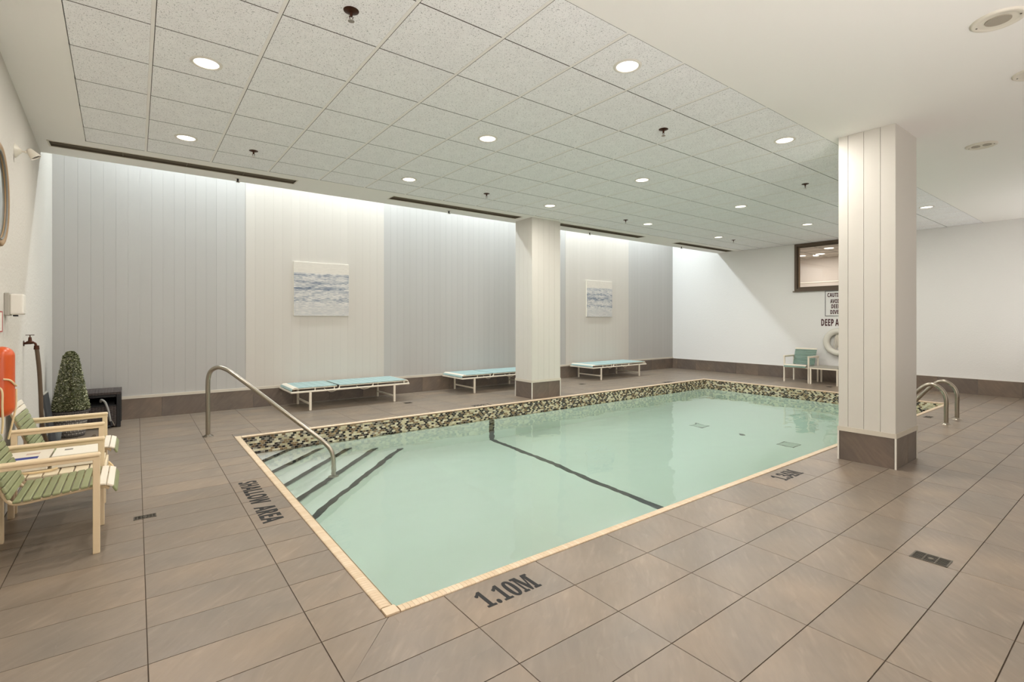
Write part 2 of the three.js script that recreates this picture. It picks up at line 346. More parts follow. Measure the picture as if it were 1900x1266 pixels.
// ---------------------------------------------------------------- columns
function column(label, x0, x1, n0, n1, seams, bothFaces) {
  const cx = (x0 + x1) / 2, cn = (n0 + n1) / 2, W = (x1 - x0) / 2, D = (n1 - n0) / 2;
  const t = thing('column', label, 'column', cx, 0, cn, 0, 'square panelled columns');
  part('core', box(-W + 0.014, W - 0.014, 0, CEIL, -D + 0.014, D - 0.014), M.columnCore, t);
  const y0 = 0.335;
  // planked sides
  for (const s of [-1, 1]) for (let k = 0; k + 1 < seams.length; k++) {
    const a = seams[k] - cn + 0.0015, b = seams[k + 1] - cn - 0.0015;
    part('plank', s < 0 ? box(-W, -W + 0.014, y0, CEIL, a, b) : box(W - 0.014, W, y0, CEIL, a, b), M.columnPlank, t);
  }
  for (const s of [-1, 1]) {
    const n = bothFaces ? 5 : 1, w = (2 * W - 0.028) / n;
    for (let k = 0; k < n; k++) { const a = -W + 0.014 + k * w + 0.001, b = a + w - 0.002; part(n > 1 ? 'plank' : 'panel', s < 0 ? box(a, b, y0, CEIL, -D, -D + 0.014) : box(a, b, y0, CEIL, D - 0.014, D), M.columnPlank, t); }
  }
  part('trim_strip', box(-W - 0.008, W + 0.008, 0.29, y0, -D - 0.008, D + 0.008), M.trim, t);
  for (const s of [-1, 1]) {
    part('base_tile', s < 0 ? box(-W, -W + 0.013, 0, 0.29, -D + 0.012, D - 0.012, [rnd(), rnd()]) : box(W - 0.013, W, 0, 0.29, -D + 0.012, D - 0.012, [rnd(), rnd()]), skirtMats[0], t);
    for (const [a, b, k] of [[-W + 0.012, W * 0.12, 1], [W * 0.12 + 0.003, W - 0.012, 0]]) part('base_tile', s < 0 ? box(a, b, 0, 0.29, -D, -D + 0.013, [rnd(), rnd()]) : box(a, b, 0, 0.29, D - 0.013, D, [rnd(), rnd()]), skirtMats[k], t);
    for (const z of [-1, 1]) part('corner_bead', box(s * W - 0.007, s * W + 0.007, 0, 0.29, z * D - 0.007, z * D + 0.007), M.whiteTrim, t);
  }
}
column('white planked square column on the near deck beside the mark 1.34M', 5.66, 6.30, 1.555, 2.035, [1.555, 1.676, 1.814, 1.949, 2.035], false);
column('white square column on the far pool edge between two loungers', 5.62, 6.30, 6.913, 7.40, [6.913, 7.035, 7.157, 7.279, 7.40], true);

// ---------------------------------------------------------------- pool
const pool = thing('swimming_pool', 'rectangular indoor swimming pool with mosaic waterline band and corner steps', 'pool');
const floorY = (X) => X < 3.2 ? -1.31 : X < 4.64 ? -1.31 - (X - 3.2) * 0.1667 : X < 8.2 ? -1.55 - (X - 4.64) * 0.05 : -1.728;
{
  const { x0, x1, n0, n1 } = PI_;
  part('basin_wall', [box(x0 - 0.2, x0, -2.0, -0.014, n0 - 0.2, n1 + 0.2), box(x1, x1 + 0.2, -2.0, -0.014, n0 - 0.2, n1 + 0.2), box(x0, x1, -2.0, -0.014, n0 - 0.2, n0), box(x0, x1, -2.0, -0.014, n1, n1 + 0.2)], M.plasterPool, pool);
  const s = new THREE.Shape(); s.moveTo(x0, -2.1); for (const X of [x0, 3.2, 4.64, 8.2, x1]) s.lineTo(X, floorY(X)); s.lineTo(x1, -2.1);
  const fg = new THREE.ExtrudeGeometry(s, { depth: n1 - n0, bevelEnabled: false }); fg.translate(0, 0, -n1);
  part('basin_floor', metric(fg), M.plasterPool, pool);
  // diagonal corner steps with dark nosings
  const legs = [0.61, 0.97, 1.34, 1.71, 2.08], depth = [0.05, 0.245, 0.47, 0.67, 0.89];
  for (let k = 4; k >= 0; k--) {
    const L = legs[k], y = WATER - depth[k], e = 0.002 * k;
    const st = part('step', prism([[x0, n1], [x0, n1 - L], [x0 + L, n1]], -1.4, y - e * 0), M.plasterPool, pool);
    const w = 0.07;
    part('nosing', prism([[x0, n1 - L], [x0 + L, n1], [x0 + L - w * 1.414, n1], [x0, n1 - L + w * 1.414]], y - 0.03, y + 0.003), M.stripe, st, 'dark grey nosing stripe');
  }
  // dark band over the pool floor and up both walls
  part('band', [box(4.59, 4.69, floorY(4.64) - 0.02, floorY(4.64) + 0.006, n0, n1), box(4.59, 4.69, -1.6, -0.30, n1 - 0.004, n1 + 0.01), box(4.59, 4.69, -1.6, -0.30, n0 - 0.01, n0 + 0.004)], M.stripe, pool, 'dark line across the pool floor');
  for (const [X, N] of [[8.25, 5.25], [8.22, 3.66]]) {
    const y = floorY(X), q = 0.13, d = part('drain_cover', [box(X - q, X + q, y, y + 0.01, N - q, N - q + 0.012), box(X - q, X + q, y, y + 0.01, N + q - 0.012, N + q), box(X - q, X - q + 0.018, y, y + 0.01, N - q, N + q), box(X + q - 0.012, X + q, y, y + 0.01, N - q, N + q)], M.darkSteel, pool, 'square dark-edged main drain');
    part('grille', box(X - q + 0.01, X + q - 0.01, y, y + 0.006, N - q + 0.01, N + q - 0.01), mat(0xd5dbd0, 0.6), d);
  }
  part('valve_cap', cyl(0.048, 0.048, 0.012, 8.25, floorY(8.25), -4.45), M.darkSteel, pool);
  // mosaic band: running bond of small glass tiles
  const tones = [0x1d1814, 0x2a211b, 0x755d40, 0x8d7756, 0xcfc5a2, 0xdad3b8, 0xbdb492, 0x6b655a, 0x948e80];
  const share = [0.24, 0.44, 0.53, 0.62, 0.76, 0.86, 0.93, 0.96, 1.0];
  const mosaicMats = tones.map((c) => mat(c, 0.18));
  let prev = 0; const pick = () => { let k; do { const r = rnd(); k = share.findIndex((s) => r <= s); } while (k < 2 && prev < 2 && rnd() < 0.7); prev = k; return k; };
  const spots = [];
  const rows = 11, th = 0.025, tw = 0.043;
  for (const [len, place] of [[x1 - x0, (s) => [x0 + s, n1 - 0.002, 0]], [n1 - n0, (s) => [x1 - 0.002, n0 + s, 1]], [x1 - x0, (s) => [x0 + s, n0 + 0.002, 0]], [n1 - n0, (s) => [x0 + 0.002, n0 + s, 1]]])
    for (let r = 0; r < rows; r++) for (let s = (r % 2 ? 0 : -0.5) * tw + tw / 2; s < len + tw * 0.4; s += tw) {
      const s0 = Math.max(0.001, s - tw / 2 + 0.0022), s1 = Math.min(len - 0.001, s + tw / 2 - 0.0022); if (s1 - s0 < 0.006) continue;
      const [X, N, turned] = place((s0 + s1) / 2), y = -0.014 - (r + 0.5) * th;
      spots.push({ X, N, y, turned, w: s1 - s0, tone: pick(), d: (r < 8 && N > 6 && !turned ? 0 : 100) + Math.hypot(X, N) });
    }
  spots.sort((a, b) => a.d - b.d);
  const unit = new THREE.BoxGeometry(1, 1, 1), rest = [];
  spots.forEach((p, i) => {
    const turn = p.turned ? Math.PI / 2 : 0;
    if (i < 300) { const m = part('mosaic_tile', unit, mosaicMats[p.tone], pool); m.position.set(p.X, p.y, -p.N); m.rotation.y = turn; m.scale.set(p.w, th - 0.0044, 0.006); } else rest.push([p, turn]);
  });
  const inst = new THREE.InstancedMesh(unit, mat(0xffffff, 0.18), rest.length), mx = new THREE.Matrix4(), q = new THREE.Quaternion(), up = new THREE.Vector3(0, 1, 0);
  rest.forEach(([p, turn], i) => { mx.compose(V(p.X, p.y, p.N), q.setFromAxisAngle(up, turn), new THREE.Vector3(p.w, th - 0.0044, 0.006)); inst.setMatrixAt(i, mx); inst.setColorAt(i, new THREE.Color(tones[p.tone])); });
  inst.name = 'mosaic_remainder'; inst.userData.kind = 'stuff'; inst.castShadow = inst.receiveShadow = true; pool.add(inst);
  part('mosaic_bed', [box(x0, x1, -0.292, -0.012, n1 - 0.0012, n1 + 0.01), box(x1 - 0.0012, x1 + 0.01, -0.292, -0.012, n0, n1), box(x0, x1, -0.292, -0.012, n0 - 0.01, n0 + 0.0012), box(x0 - 0.01, x0 + 0.0012, -0.292, -0.012, n0, n1)], mat(0xdcd5c2, 0.9), pool);
  // coping of narrow bull-nosed cream tiles
  const prof = new THREE.Shape(); prof.moveTo(0, -0.016); prof.lineTo(0, 0.004); prof.quadraticCurveTo(0.004, 0.009, 0.014, 0.009); prof.lineTo(0.04, 0.008); prof.quadraticCurveTo(0.063, 0.006, 0.064, -0.008); prof.lineTo(0.064, -0.016);
  const cg = new THREE.ExtrudeGeometry(prof, { depth: 0.0236, bevelEnabled: false, curveSegments: 4 }); cg.translate(0, 0, -0.0118);
  const long = new THREE.ExtrudeGeometry(prof, { depth: 1, bevelEnabled: false, curveSegments: 4 });
  const copMats = [mat(0xdac3a5, 0.4), mat(0xd6be9e, 0.4), mat(0xdec9ac, 0.4)], copTones = [0xdac3a5, 0xd6be9e, 0xdec9ac];
  const cop = [], P = 0.025;
  for (let X = PO.x0 + P / 2 + 0.0; X < PO.x1; X += P) { cop.push([X, PO.n0, Math.PI / 2], [X, PO.n1, -Math.PI / 2]); }
  for (let N = PO.n0 + P / 2; N < PO.n1; N += P) { cop.push([PO.x0, N, 0], [PO.x1, N, Math.PI]); }
  const ok = cop.filter(([X, N, a]) => Math.abs(Math.cos(a)) > 0.5 ? N > PO.n0 + 0.07 && N < PO.n1 - 0.07 : X > PO.x0 + 0.07 && X < PO.x1 - 0.07).sort((a, b) => Math.hypot(a[0], a[1]) - Math.hypot(b[0], b[1]));
  const cr = [];
  ok.forEach((c, i) => { if (i < 300) { const m = part('coping_tile', cg, copMats[Math.floor(rnd() * 3)], pool); m.position.set(c[0], 0, -c[1]); m.rotation.y = c[2]; } else cr.push(c); });
  const ci = new THREE.InstancedMesh(cg, mat(0xffffff, 0.4), cr.length);
  cr.forEach((c, i) => { mx.compose(V(c[0], 0, c[1]), q.setFromAxisAngle(up, c[2]), new THREE.Vector3(1, 1, 1)); ci.setMatrixAt(i, mx); ci.setColorAt(i, new THREE.Color(copTones[Math.floor(rnd() * 3)])); });
  ci.name = 'coping_remainder'; ci.userData.kind = 'stuff'; ci.castShadow = ci.receiveShadow = true; pool.add(ci);
  for (const [X, N] of [[PO.x0 + 0.036, PO.n0 + 0.036], [PO.x1 - 0.036, PO.n0 + 0.036], [PO.x0 + 0.036, PO.n1 - 0.036], [PO.x1 - 0.036, PO.n1 - 0.036]]) part('coping_corner', rbox(0.068, 0.025, 0.068, 0.002, X, -0.004, -N), copMats[0], pool);
  part('coping_bed', [box(PO.x0 + 0.002, PI_.x0 + 0.004, -0.014, -0.001, PO.n0, PO.n1), box(PI_.x1 - 0.004, PO.x1 - 0.002, -0.014, -0.001, PO.n0, PO.n1), box(PO.x0, PO.x1, -0.014, -0.001, PO.n0 + 0.002, PI_.n0 + 0.004), box(PO.x0, PO.x1, -0.014, -0.001, PI_.n1 - 0.004, PO.n1 - 0.002)], mat(0x8a765c, 0.9), pool);
}
// water: a closed body with a gently rippled top
{
  const x0 = PI_.x0 - 0.006, x1 = PI_.x1 + 0.006, n0 = PI_.n0 - 0.006, n1 = PI_.n1 + 0.006, nx = 330, nz = 150;
  const g = new THREE.PlaneGeometry(x1 - x0, n1 - n0, nx, nz); g.rotateX(-Math.PI / 2); g.translate((x0 + x1) / 2, WATER, -(n0 + n1) / 2);
  const p = g.attributes.position;
  for (let i = 0; i < p.count; i++) {
    const X = p.getX(i), N = -p.getZ(i);
    const h = 0.0072 * (fbm(X * 1.1 + N * 0.35, N * 1.7 - X * 0.3, 256, 256, 2, 2) - 0.5) + 0.0040 * (fbm(X * 4 + N * 1.5, N * 6.5 - X, 256, 256, 8, 3) - 0.5);
    p.setY(i, WATER + h);
  }
  g.computeVertexNormals();
  const yb = -2.05, side = [];
  const edge = (list) => { for (let k = 0; k + 1 < list.length; k++) { const a = list[k], b = list[k + 1]; side.push(a, [a[0], yb, a[2]], b, b, [a[0], yb, a[2]], [b[0], yb, b[2]]); } };
  const at = (i, j) => { const k = j * (nx + 1) + i; return [p.getX(k), p.getY(k), p.getZ(k)]; };
  const R = (n) => [...Array(n + 1).keys()];
  edge(R(nz).map((j) => at(0, j))); edge(R(nx).map((i) => at(i, nz))); edge(R(nz).map((j) => at(nx, nz - j))); edge(R(nx).map((i) => at(nx - i, 0)));
  const z0 = -n0, z1 = -n1; side.push([x0, yb, z0], [x0, yb, z1], [x1, yb, z0], [x1, yb, z0], [x0, yb, z1], [x1, yb, z1]);
  const sg = new THREE.BufferGeometry(); sg.setAttribute('position', new THREE.Float32BufferAttribute(side.flat(), 3)); sg.computeVertexNormals();
  const tg = g.toNonIndexed(); tg.deleteAttribute('uv');
  const water = new THREE.Mesh(mergeGeometries([tg, sg]), phys({ color: 0xffffff, roughness: 0.0, transmission: 1, thickness: 1.3, ior: 1.33, attenuationColor: new THREE.Color().setRGB(0.87, 0.98, 0.925), attenuationDistance: 1.8 }));
  water.name = 'pool_water'; scene.add(water);
  tag(water, 'clear pale green water filling the swimming pool', 'water', undefined, 'stuff');
}
// handrail over the corner steps
{
  const t = thing('handrail', 'stainless steel handrail bending down over the corner steps into the water', 'handrail', 0.69, 0, 7.065);
  const D = (X, y) => V(X - 0.69, y, 7.755 - X - 7.065);
  part('rail', tube([D(0.69, 0), D(0.69, 0.3), D(0.69, 0.62), D(0.695, 0.72), D(0.721, 0.797), D(0.785, 0.838), D(0.85, 0.82), D(0.912, 0.775), D(1.1, 0.600), D(1.4, 0.312), D(1.65, 0.072), D(1.741, -0.018), D(1.80, -0.1), D(1.826, -0.2), D(1.83, -0.4), D(1.83, -0.875)], 0.0255, 180, 16), M.steel, t);
  part('floor_flange', [cyl(0.06, 0.05, 0.012, 0, 0, 0), cyl(0.042, 0.03, 0.012, 0, 0.012, 0)], M.darkSteel, t);
  const e = D(1.83, -0.88); part('step_flange', [cyl(0.062, 0.05, 0.014, e.x, e.y, e.z)], M.steel, t);
}
// ladder grab rails
{
  const t = thing('pool_ladder', 'stainless steel pool ladder with two arched grab rails by the near column', 'ladder', 8.98, 0, 1.825);
  for (const X of [-0.285, 0.285]) {
    const D = (n, y) => V(X, y, n);
    const r = part('grab_rail', tube([D(0, 0), D(0, 0.2), D(0, 0.34), D(0.03, 0.44), D(0.095, 0.51), D(0.17, 0.525), D(0.25, 0.48), D(0.33, 0.39), D(0.45, 0.235), D(0.56, 0.09), D(0.61, 0.0), D(0.63, -0.12), D(0.63, -0.5), D(0.63, -1.15)], 0.0255, 150, 16), M.steel, t);
    part('flange', [cyl(0.062, 0.052, 0.012, X, 0, 0), cyl(0.042, 0.03, 0.01, X, 0.012, 0)], M.steel, r);
  }
  for (const y of [-0.42, -0.70, -0.98]) part('tread', box(-0.27, 0.27, y - 0.012, y + 0.012, 0.595, 0.665), M.creamPale, t);
}
// ---------------------------------------------------------------- floor drains
function drain(label, X, N, w, d, turn = 0) {
  const t = thing('floor_drain', label, 'drain', X, 0, N, turn, 'grated floor drains');
  part('frame', [box(-w / 2, w / 2, -0.004, 0.0025, -d / 2, -d / 2 + 0.008), box(-w / 2, w / 2, -0.004, 0.0025, d / 2 - 0.008, d / 2), box(-w / 2, -w / 2 + 0.008, -0.004, 0.0025, -d / 2, d / 2), box(w / 2 - 0.008, w / 2, -0.004, 0.0025, -d / 2, d / 2)], M.darkSteel, t);
  part('sump', box(-w / 2 + 0.004, w / 2 - 0.004, -0.004, 0.0008, -d / 2 + 0.004, d / 2 - 0.004), M.dark, t);
  const nb = Math.max(4, Math.round(w / 0.022)), g = box(-0.003, 0.003, 0, 0.0026, -d / 2 + 0.008, d / 2 - 0.008);
  for (let k = 1; k < nb; k++) part('grate_bar', g, M.darkSteel, t).position.x = -w / 2 + k * w / nb;
  for (const z of [-d / 6, d / 6]) part('cross_bar', box(-w / 2 + 0.008, w / 2 - 0.008, 0, 0.0026, z - 0.003, z + 0.003), M.darkSteel, t);
  part('hub', cyl(0.014, 0.014, 0.003, 0, 0, 0, 16), M.darkSteel, t);
}
drain('rectangular dark grate set in the near deck between the column and the viewer', 3.705, 0.848, 0.125, 0.175);
drain('narrow dark grate set in the deck beside the first sage armchair', 0.05, 4.432, 0.13, 0.075);
drain('small dark drain in the far deck past the first lounger', 3.68, 7.88, 0.13, 0.1);
drain('small dark drain in the far deck past the far column', 7.84, 7.89, 0.13, 0.1);
drain('small dark drain in the deck before the end-wall table', 11.69, 4.374, 0.13, 0.1);
drain('small grate in the deck behind the pool ladder', 9.15, 2.12, 0.16, 0.09);

// ---------------------------------------------------------------- ceiling fittings
{
  const lensMat = mat(0xffffff, 0.5, { emissive: 0xfff3e2, emissiveIntensity: 2.6 });
  const lens = new THREE.CylinderGeometry(0.078, 0.078, 0.004, 40), ringG = new THREE.LatheGeometry([[0.078, 0.0], [0.08, -0.006], [0.088, -0.008], [0.1, -0.004], [0.102, 0.0]].map(([r, y]) => new THREE.Vector2(r, y)), 40);
  for (const X of [0.402, 2.842, 5.29, 7.775, 10.23]) for (const N of [2.395, 4.21, 6.05]) {
    const t = thing('downlight', 'round white recessed downlight in the tile ceiling, lit', 'light', X, CEIL, N, 0, 'lit downlights in the tile ceiling');
    part('trim_ring', ringG, M.whiteTrim, t); part('lens', lens, lensMat, t).castShadow = false;
    const l = new THREE.RectAreaLight(DOWNLIGHT.color, DOWNLIGHT.power, 0.11, 0.11); l.position.y = -0.0095; l.rotation.x = -Math.PI / 2; t.add(l);
  }
  // unseen uplight cans added behind the viewer to brighten the soffit and ceiling
  for (const [X, N, k] of [[0.35, -1.6, 1], [1.9, -1.8, 1], [11.2, -0.4, 0.6]]) {
    const t = thing('added_uplight', 'white uplight can added behind the viewer to brighten the ceiling', 'light', X, 0, N, 0, 'added uplight cans behind the viewer');
    part('can', new THREE.LatheGeometry([[0, 0], [0.14, 0], [0.14, 0.24], [0.13, 0.24], [0.13, 0.215], [0, 0.215]].map(([r, y]) => new THREE.Vector2(r, y)), 40), M.whiteTrim, t);
    part('lens', new THREE.CylinderGeometry(0.128, 0.128, 0.006, 40).translate(0, 0.22, 0), lensMat, t);
    const l = new THREE.RectAreaLight(new THREE.Color().setRGB(1.0, 0.975, 0.985), ADDED_UPLIGHT * k, 0.18, 0.18); l.position.y = 0.226; l.rotation.x = Math.PI / 2; t.add(l);
  }
  const plate = new THREE.LatheGeometry([[0.0, -0.012], [0.018, -0.012], [0.03, -0.006], [0.044, -0.003], [0.045, 0.0]].map(([r, y]) => new THREE.Vector2(r, y)), 28);
  for (const [X, N] of [[1.022, 2.972], [1.018, 6.07], [4.057, 2.973], [4.057, 6.04], [7.2, 2.99], [7.144, 6.06], [10.87, 6.056], [10.87, 2.98]]) {
    const t = thing('sprinkler_head', 'bronze pendent sprinkler head in the tile ceiling', 'sprinkler', X, CEIL, N, 0, 'sprinklers in the tile ceiling');
    part('escutcheon', plate, M.bronze, t);
    part('body', [cyl(0.008, 0.01, 0.026, 0, -0.036, 0, 12), bar(new THREE.Vector3(-0.012, -0.034, 0), new THREE.Vector3(-0.005, -0.06, 0), 0.0025, 6), bar(new THREE.Vector3(0.012, -0.034, 0), new THREE.Vector3(0.005, -0.06, 0), 0.0025, 6)], M.bronze, t);
    part('deflector', cyl(0.019, 0.019, 0.003, 0, -0.064, 0, 16), M.chrome, t);
  }
  [[1.05, 7.36], [4.18, 7.36], [7.56, 7.38], [10.80, 7.38]].forEach(([X, N], i) => {
    const t = thing('sidewall_sprinkler', 'small chrome sprinkler head at the soffit edge ' + ['before the first grey plank block', 'just past the first painting', 'just past the far column', 'near the white end wall'][i], 'sprinkler', X, CEIL, N, 0, 'sprinklers along the soffit edge');
    part('escutcheon', cyl(0.03, 0.035, 0.006, 0, -0.006, 0, 20), M.whiteTrim, t);
    part('body', [cyl(0.012, 0.012, 0.04, 0, -0.046, 0, 12)], M.black, t);
    part('deflector', [rbox(0.04, 0.012, 0.036, 0.003, 0, -0.05, 0)], M.chrome, t);
  });
  // ceiling loudspeakers in the plain soffit
  const rim = new THREE.LatheGeometry([[0.0, -0.004], [0.095, -0.006], [0.1, -0.012], [0.118, -0.014], [0.128, -0.009], [0.13, 0.0]].map(([r, y]) => new THREE.Vector2(r, y)), 48);
  const holes = texture(128, 128, (u, v) => { const a = (u * 20) % 1 - 0.5, b = (v * 20) % 1 - 0.5; return a * a + b * b < 0.08 ? [88, 80, 68] : [186, 176, 158]; }, { repeat: [2, 2] });
  const grilleMat = mat(0xffffff, 0.6, { map: holes });
  const spk = (label, X, N, grilles) => {
    const t = thing('ceiling_speaker', label, 'loudspeaker', X, CEIL, N, 0, 'round speakers in the plain soffit');
    part('rim', rim, M.offWhite, t);
    for (const [x, z, sx, sz] of grilles) part('grille', new THREE.CylinderGeometry(1, 1, 0.004, 32).scale(sx, 1, sz).translate(x, -0.008, z), grilleMat, t, 'perforated grille');
    for (const s of [-1, 1]) part('screw', cyl(0.005, 0.005, 0.003, 0.0, -0.015, s * 0.1, 10), M.darkSteel, t);
  };
  spk('round beige ceiling speaker with one large perforated grille', 4.215, 0.637, [[0, 0, 0.062, 0.062]]);
  spk('round ceiling speaker with two oval grilles behind the near column', 7.09, 1.2, [[0, -0.045, 0.04, 0.036], [0, 0.045, 0.04, 0.036]]);
  spk('round ceiling speaker with one small grille in the plain soffit', 5.33, 0.6, [[0, 0, 0.05, 0.05]]);
}

// ---------------------------------------------------------------- seating
// strap profile: points (x forward, y) with the way each strap faces
function straps(parent, path, pitch, w, t, len, choose, name = 'strap') {
  const curve = new THREE.CurvePath(); for (let i = 0; i + 1 < path.length; i++) curve.add(new THREE.LineCurve3(new THREE.Vector3(path[i][0], path[i][1], 0), new THREE.Vector3(path[i + 1][0], path[i + 1][1], 0)));
  const L = curve.getLength(), n = Math.floor(L / pitch), g = rbox(w, t, len, t * 0.4, 0, 0, 0, 2);
  for (let k = 0; k < n; k++) {
    const u = (k + 0.5) / n, p = curve.getPointAt(u), a = curve.getPointAt(Math.max(0, u - 0.002)), b = curve.getPointAt(Math.min(1, u + 0.002));
    const m = part(name, g, choose(k, n), parent); m.position.set(p.x, p.y, 0); m.rotation.z = Math.atan2(b.y - a.y, b.x - a.x);
  }
}
function armchair(label, X, N, turn, strapMats, frameMat, palefirst) {
  const t = thing('armchair', label, 'chair', X, 0, N, turn, 'strap armchairs with cream frames');
  for (const z of [-0.262, 0.262]) {
    part('leg', rbox(0.034, 0.566, 0.03, 0.004, 0.262, 0.283, z), frameMat, t);
    part('leg', rbox(0.034, 0.566, 0.03, 0.004, -0.225, 0.283, z), frameMat, t);
    part('armrest', [rbox(0.535, 0.026, 0.046, 0.012, 0.0155, 0.593, z), rbox(0.53, 0.02, 0.03, 0.003, 0.0155, 0.572, z)], frameMat, t);
    const s = z * 0.72;
    part('side_rail', tube([[-0.262, 0.745], [-0.222, 0.64], [-0.176, 0.51], [-0.138, 0.395], [-0.095, 0.352], [0.0, 0.356], [0.2, 0.376], [0.29, 0.378], [0.318, 0.36]].map(([x, y]) => new THREE.Vector3(x, y, s)), 0.01, 50, 8), frameMat, t);
  }
  for (const x of [0.262, -0.225]) part('stretcher', rbox(0.022, 0.022, 0.5, 0.003, x, 0.335, 0), frameMat, t);
  straps(t, [[-0.258, 0.77], [-0.222, 0.685], [-0.16, 0.52], [-0.114, 0.39]], 0.0385, 0.0355, 0.016, 0.47, (k, n) => k < palefirst ? M.creamPale : strapMats[k % 3], 'back_strap');
  straps(t, [[-0.105, 0.372], [0.06, 0.384], [0.225, 0.40]], 0.0385, 0.0355, 0.016, 0.47, (k) => strapMats[(k + 1) % 3], 'seat_strap');
  for (const [x, y, a, m] of [[0.246, 0.402, 0.02, strapMats[0]], [0.287, 0.401, -0.06, M.creamPale], [0.325, 0.391, -0.42, M.creamPale], [0.348, 0.362, -1.1, strapMats[1]]]) {
    const s = part('front_strap', rbox(0.036, 0.014, 0.47, 0.005), m, t); s.position.set(x, y, 0); s.rotation.z = a;
  }
  return t;
}
armchair('sage-strapped armchair with worn cream frame, nearer to the grated drain', -0.452, 4.182, 0, M.sage, M.cream, 0);
armchair('sage-strapped armchair with cream frame in front of the potted topiary', -0.478, 5.342, 0, M.sage, M.cream, 2);
armchair('teal-strapped armchair with pale frame against the white end wall', 12.21, 5.155, Math.PI, M.teal, M.creamPale, 1);
function sideTable(label, X, N, w, d, h, frameMat, slatMat, deep) {
  const t = thing('side_table', label, 'table', X, 0, N, 0, 'low slatted side tables');
  for (const x of [-1, 1]) for (const z of [-1, 1]) part('leg', rbox(0.034, h - 0.02, 0.03, 0.004, x * (w / 2 - 0.02), (h - 0.02) / 2, z * (d / 2 - 0.02)), frameMat, t);
  for (const z of [-1, 1]) part('apron', rbox(w, 0.03, 0.022, 0.003, 0, h - 0.03, z * (d / 2 - 0.012)), frameMat, t);
  for (const x of [-1, 1]) part('apron', rbox(0.022, 0.03, d - 0.045, 0.003, x * (w / 2 - 0.012), h - 0.03, 0), frameMat, t);
  if (deep) { part('front_board', rbox(0.014, 0.13, d - 0.01, 0.003, w / 2 + 0.006, h - 0.075, 0), slatMat, t); part('rope_handle', tube([[0.012, 0.32, -0.2], [0.035, 0.29, -0.19], [0.045, 0.272, -0.15], [0.035, 0.29, -0.11], [0.012, 0.32, -0.1]].map(([x, y, z]) => new THREE.Vector3(w / 2 + x, y, z)), 0.008, 30, 8), M.rope, t); }
  const n = Math.round(w / 0.075), g = rbox(w / n - 0.007, 0.024, d, 0.005);
  for (let k = 0; k < n; k++) part('slat', g, slatMat, t).position.set(-w / 2 + (k + 0.5) * w / n, h - 0.004, 0);
}
sideTable('low cream slatted table between the two sage armchairs', -0.452, 4.73, 0.54, 0.51, 0.375, M.cream, M.creamSlat, true);
sideTable('low pale table beside the teal armchair at the end wall', 12.17, 4.56, 0.60, 0.57, 0.38, M.creamPale, M.greyPlastic);
// things on the near table
{
  const t = thing('carton', 'flat white carton with a green printed mark on the slatted table', 'box', -0.335, 0.387, 4.81);
  part('body', rbox(0.25, 0.085, 0.36, 0.004, 0, 0.0425, 0), M.carton, t);
  part('print', [new THREE.BoxGeometry(0.11, 0.0006, 0.012).translate(0.02, 0.0853, -0.11), new THREE.BoxGeometry(0.035, 0.0007, 0.03).translate(0.02, 0.0854, -0.11)], M.green, t, 'green printed bar');
  part('print', [0, 1, 2].map((k) => new THREE.BoxGeometry(0.045, 0.0006, 0.008).translate(-0.05, 0.0853, -0.02 + k * 0.016)), M.ink, t, 'small dark printed lines');
  const u = thing('tray_box', 'shallow cream box with a blue label on the slatted table', 'box', -0.595, 0.387, 4.80);
  part('body', rbox(0.23, 0.06, 0.34, 0.006, 0, 0.03, 0), M.carton, u);
  part('lid', rbox(0.238, 0.016, 0.348, 0.005, 0, 0.066, 0), M.creamPale, u);
  part('label_print', new THREE.BoxGeometry(0.12, 0.0008, 0.07).translate(0.0, 0.0745, 0.08), M.blue, u, 'blue printed label');
  part('label_print', [0, 1].map((k) => new THREE.BoxGeometry(0.07, 0.0008, 0.012).translate(0.02, 0.0745, -0.04 - k * 0.03)), mat(0xb98f80, 0.7), u, 'faded printed lines');
  const r = thing('rope_coil', 'short tan rope lying on the slatted table front', 'rope', -0.5, 0.387, 4.56);
  part('strand', tube([new THREE.Vector3(-0.12, 0.008, -0.01), new THREE.Vector3(-0.04, 0.008, 0.01), new THREE.Vector3(0.04, 0.008, 0.0), new THREE.Vector3(0.075, 0.012, -0.02)], 0.008, 30, 8), M.rope, r);
}
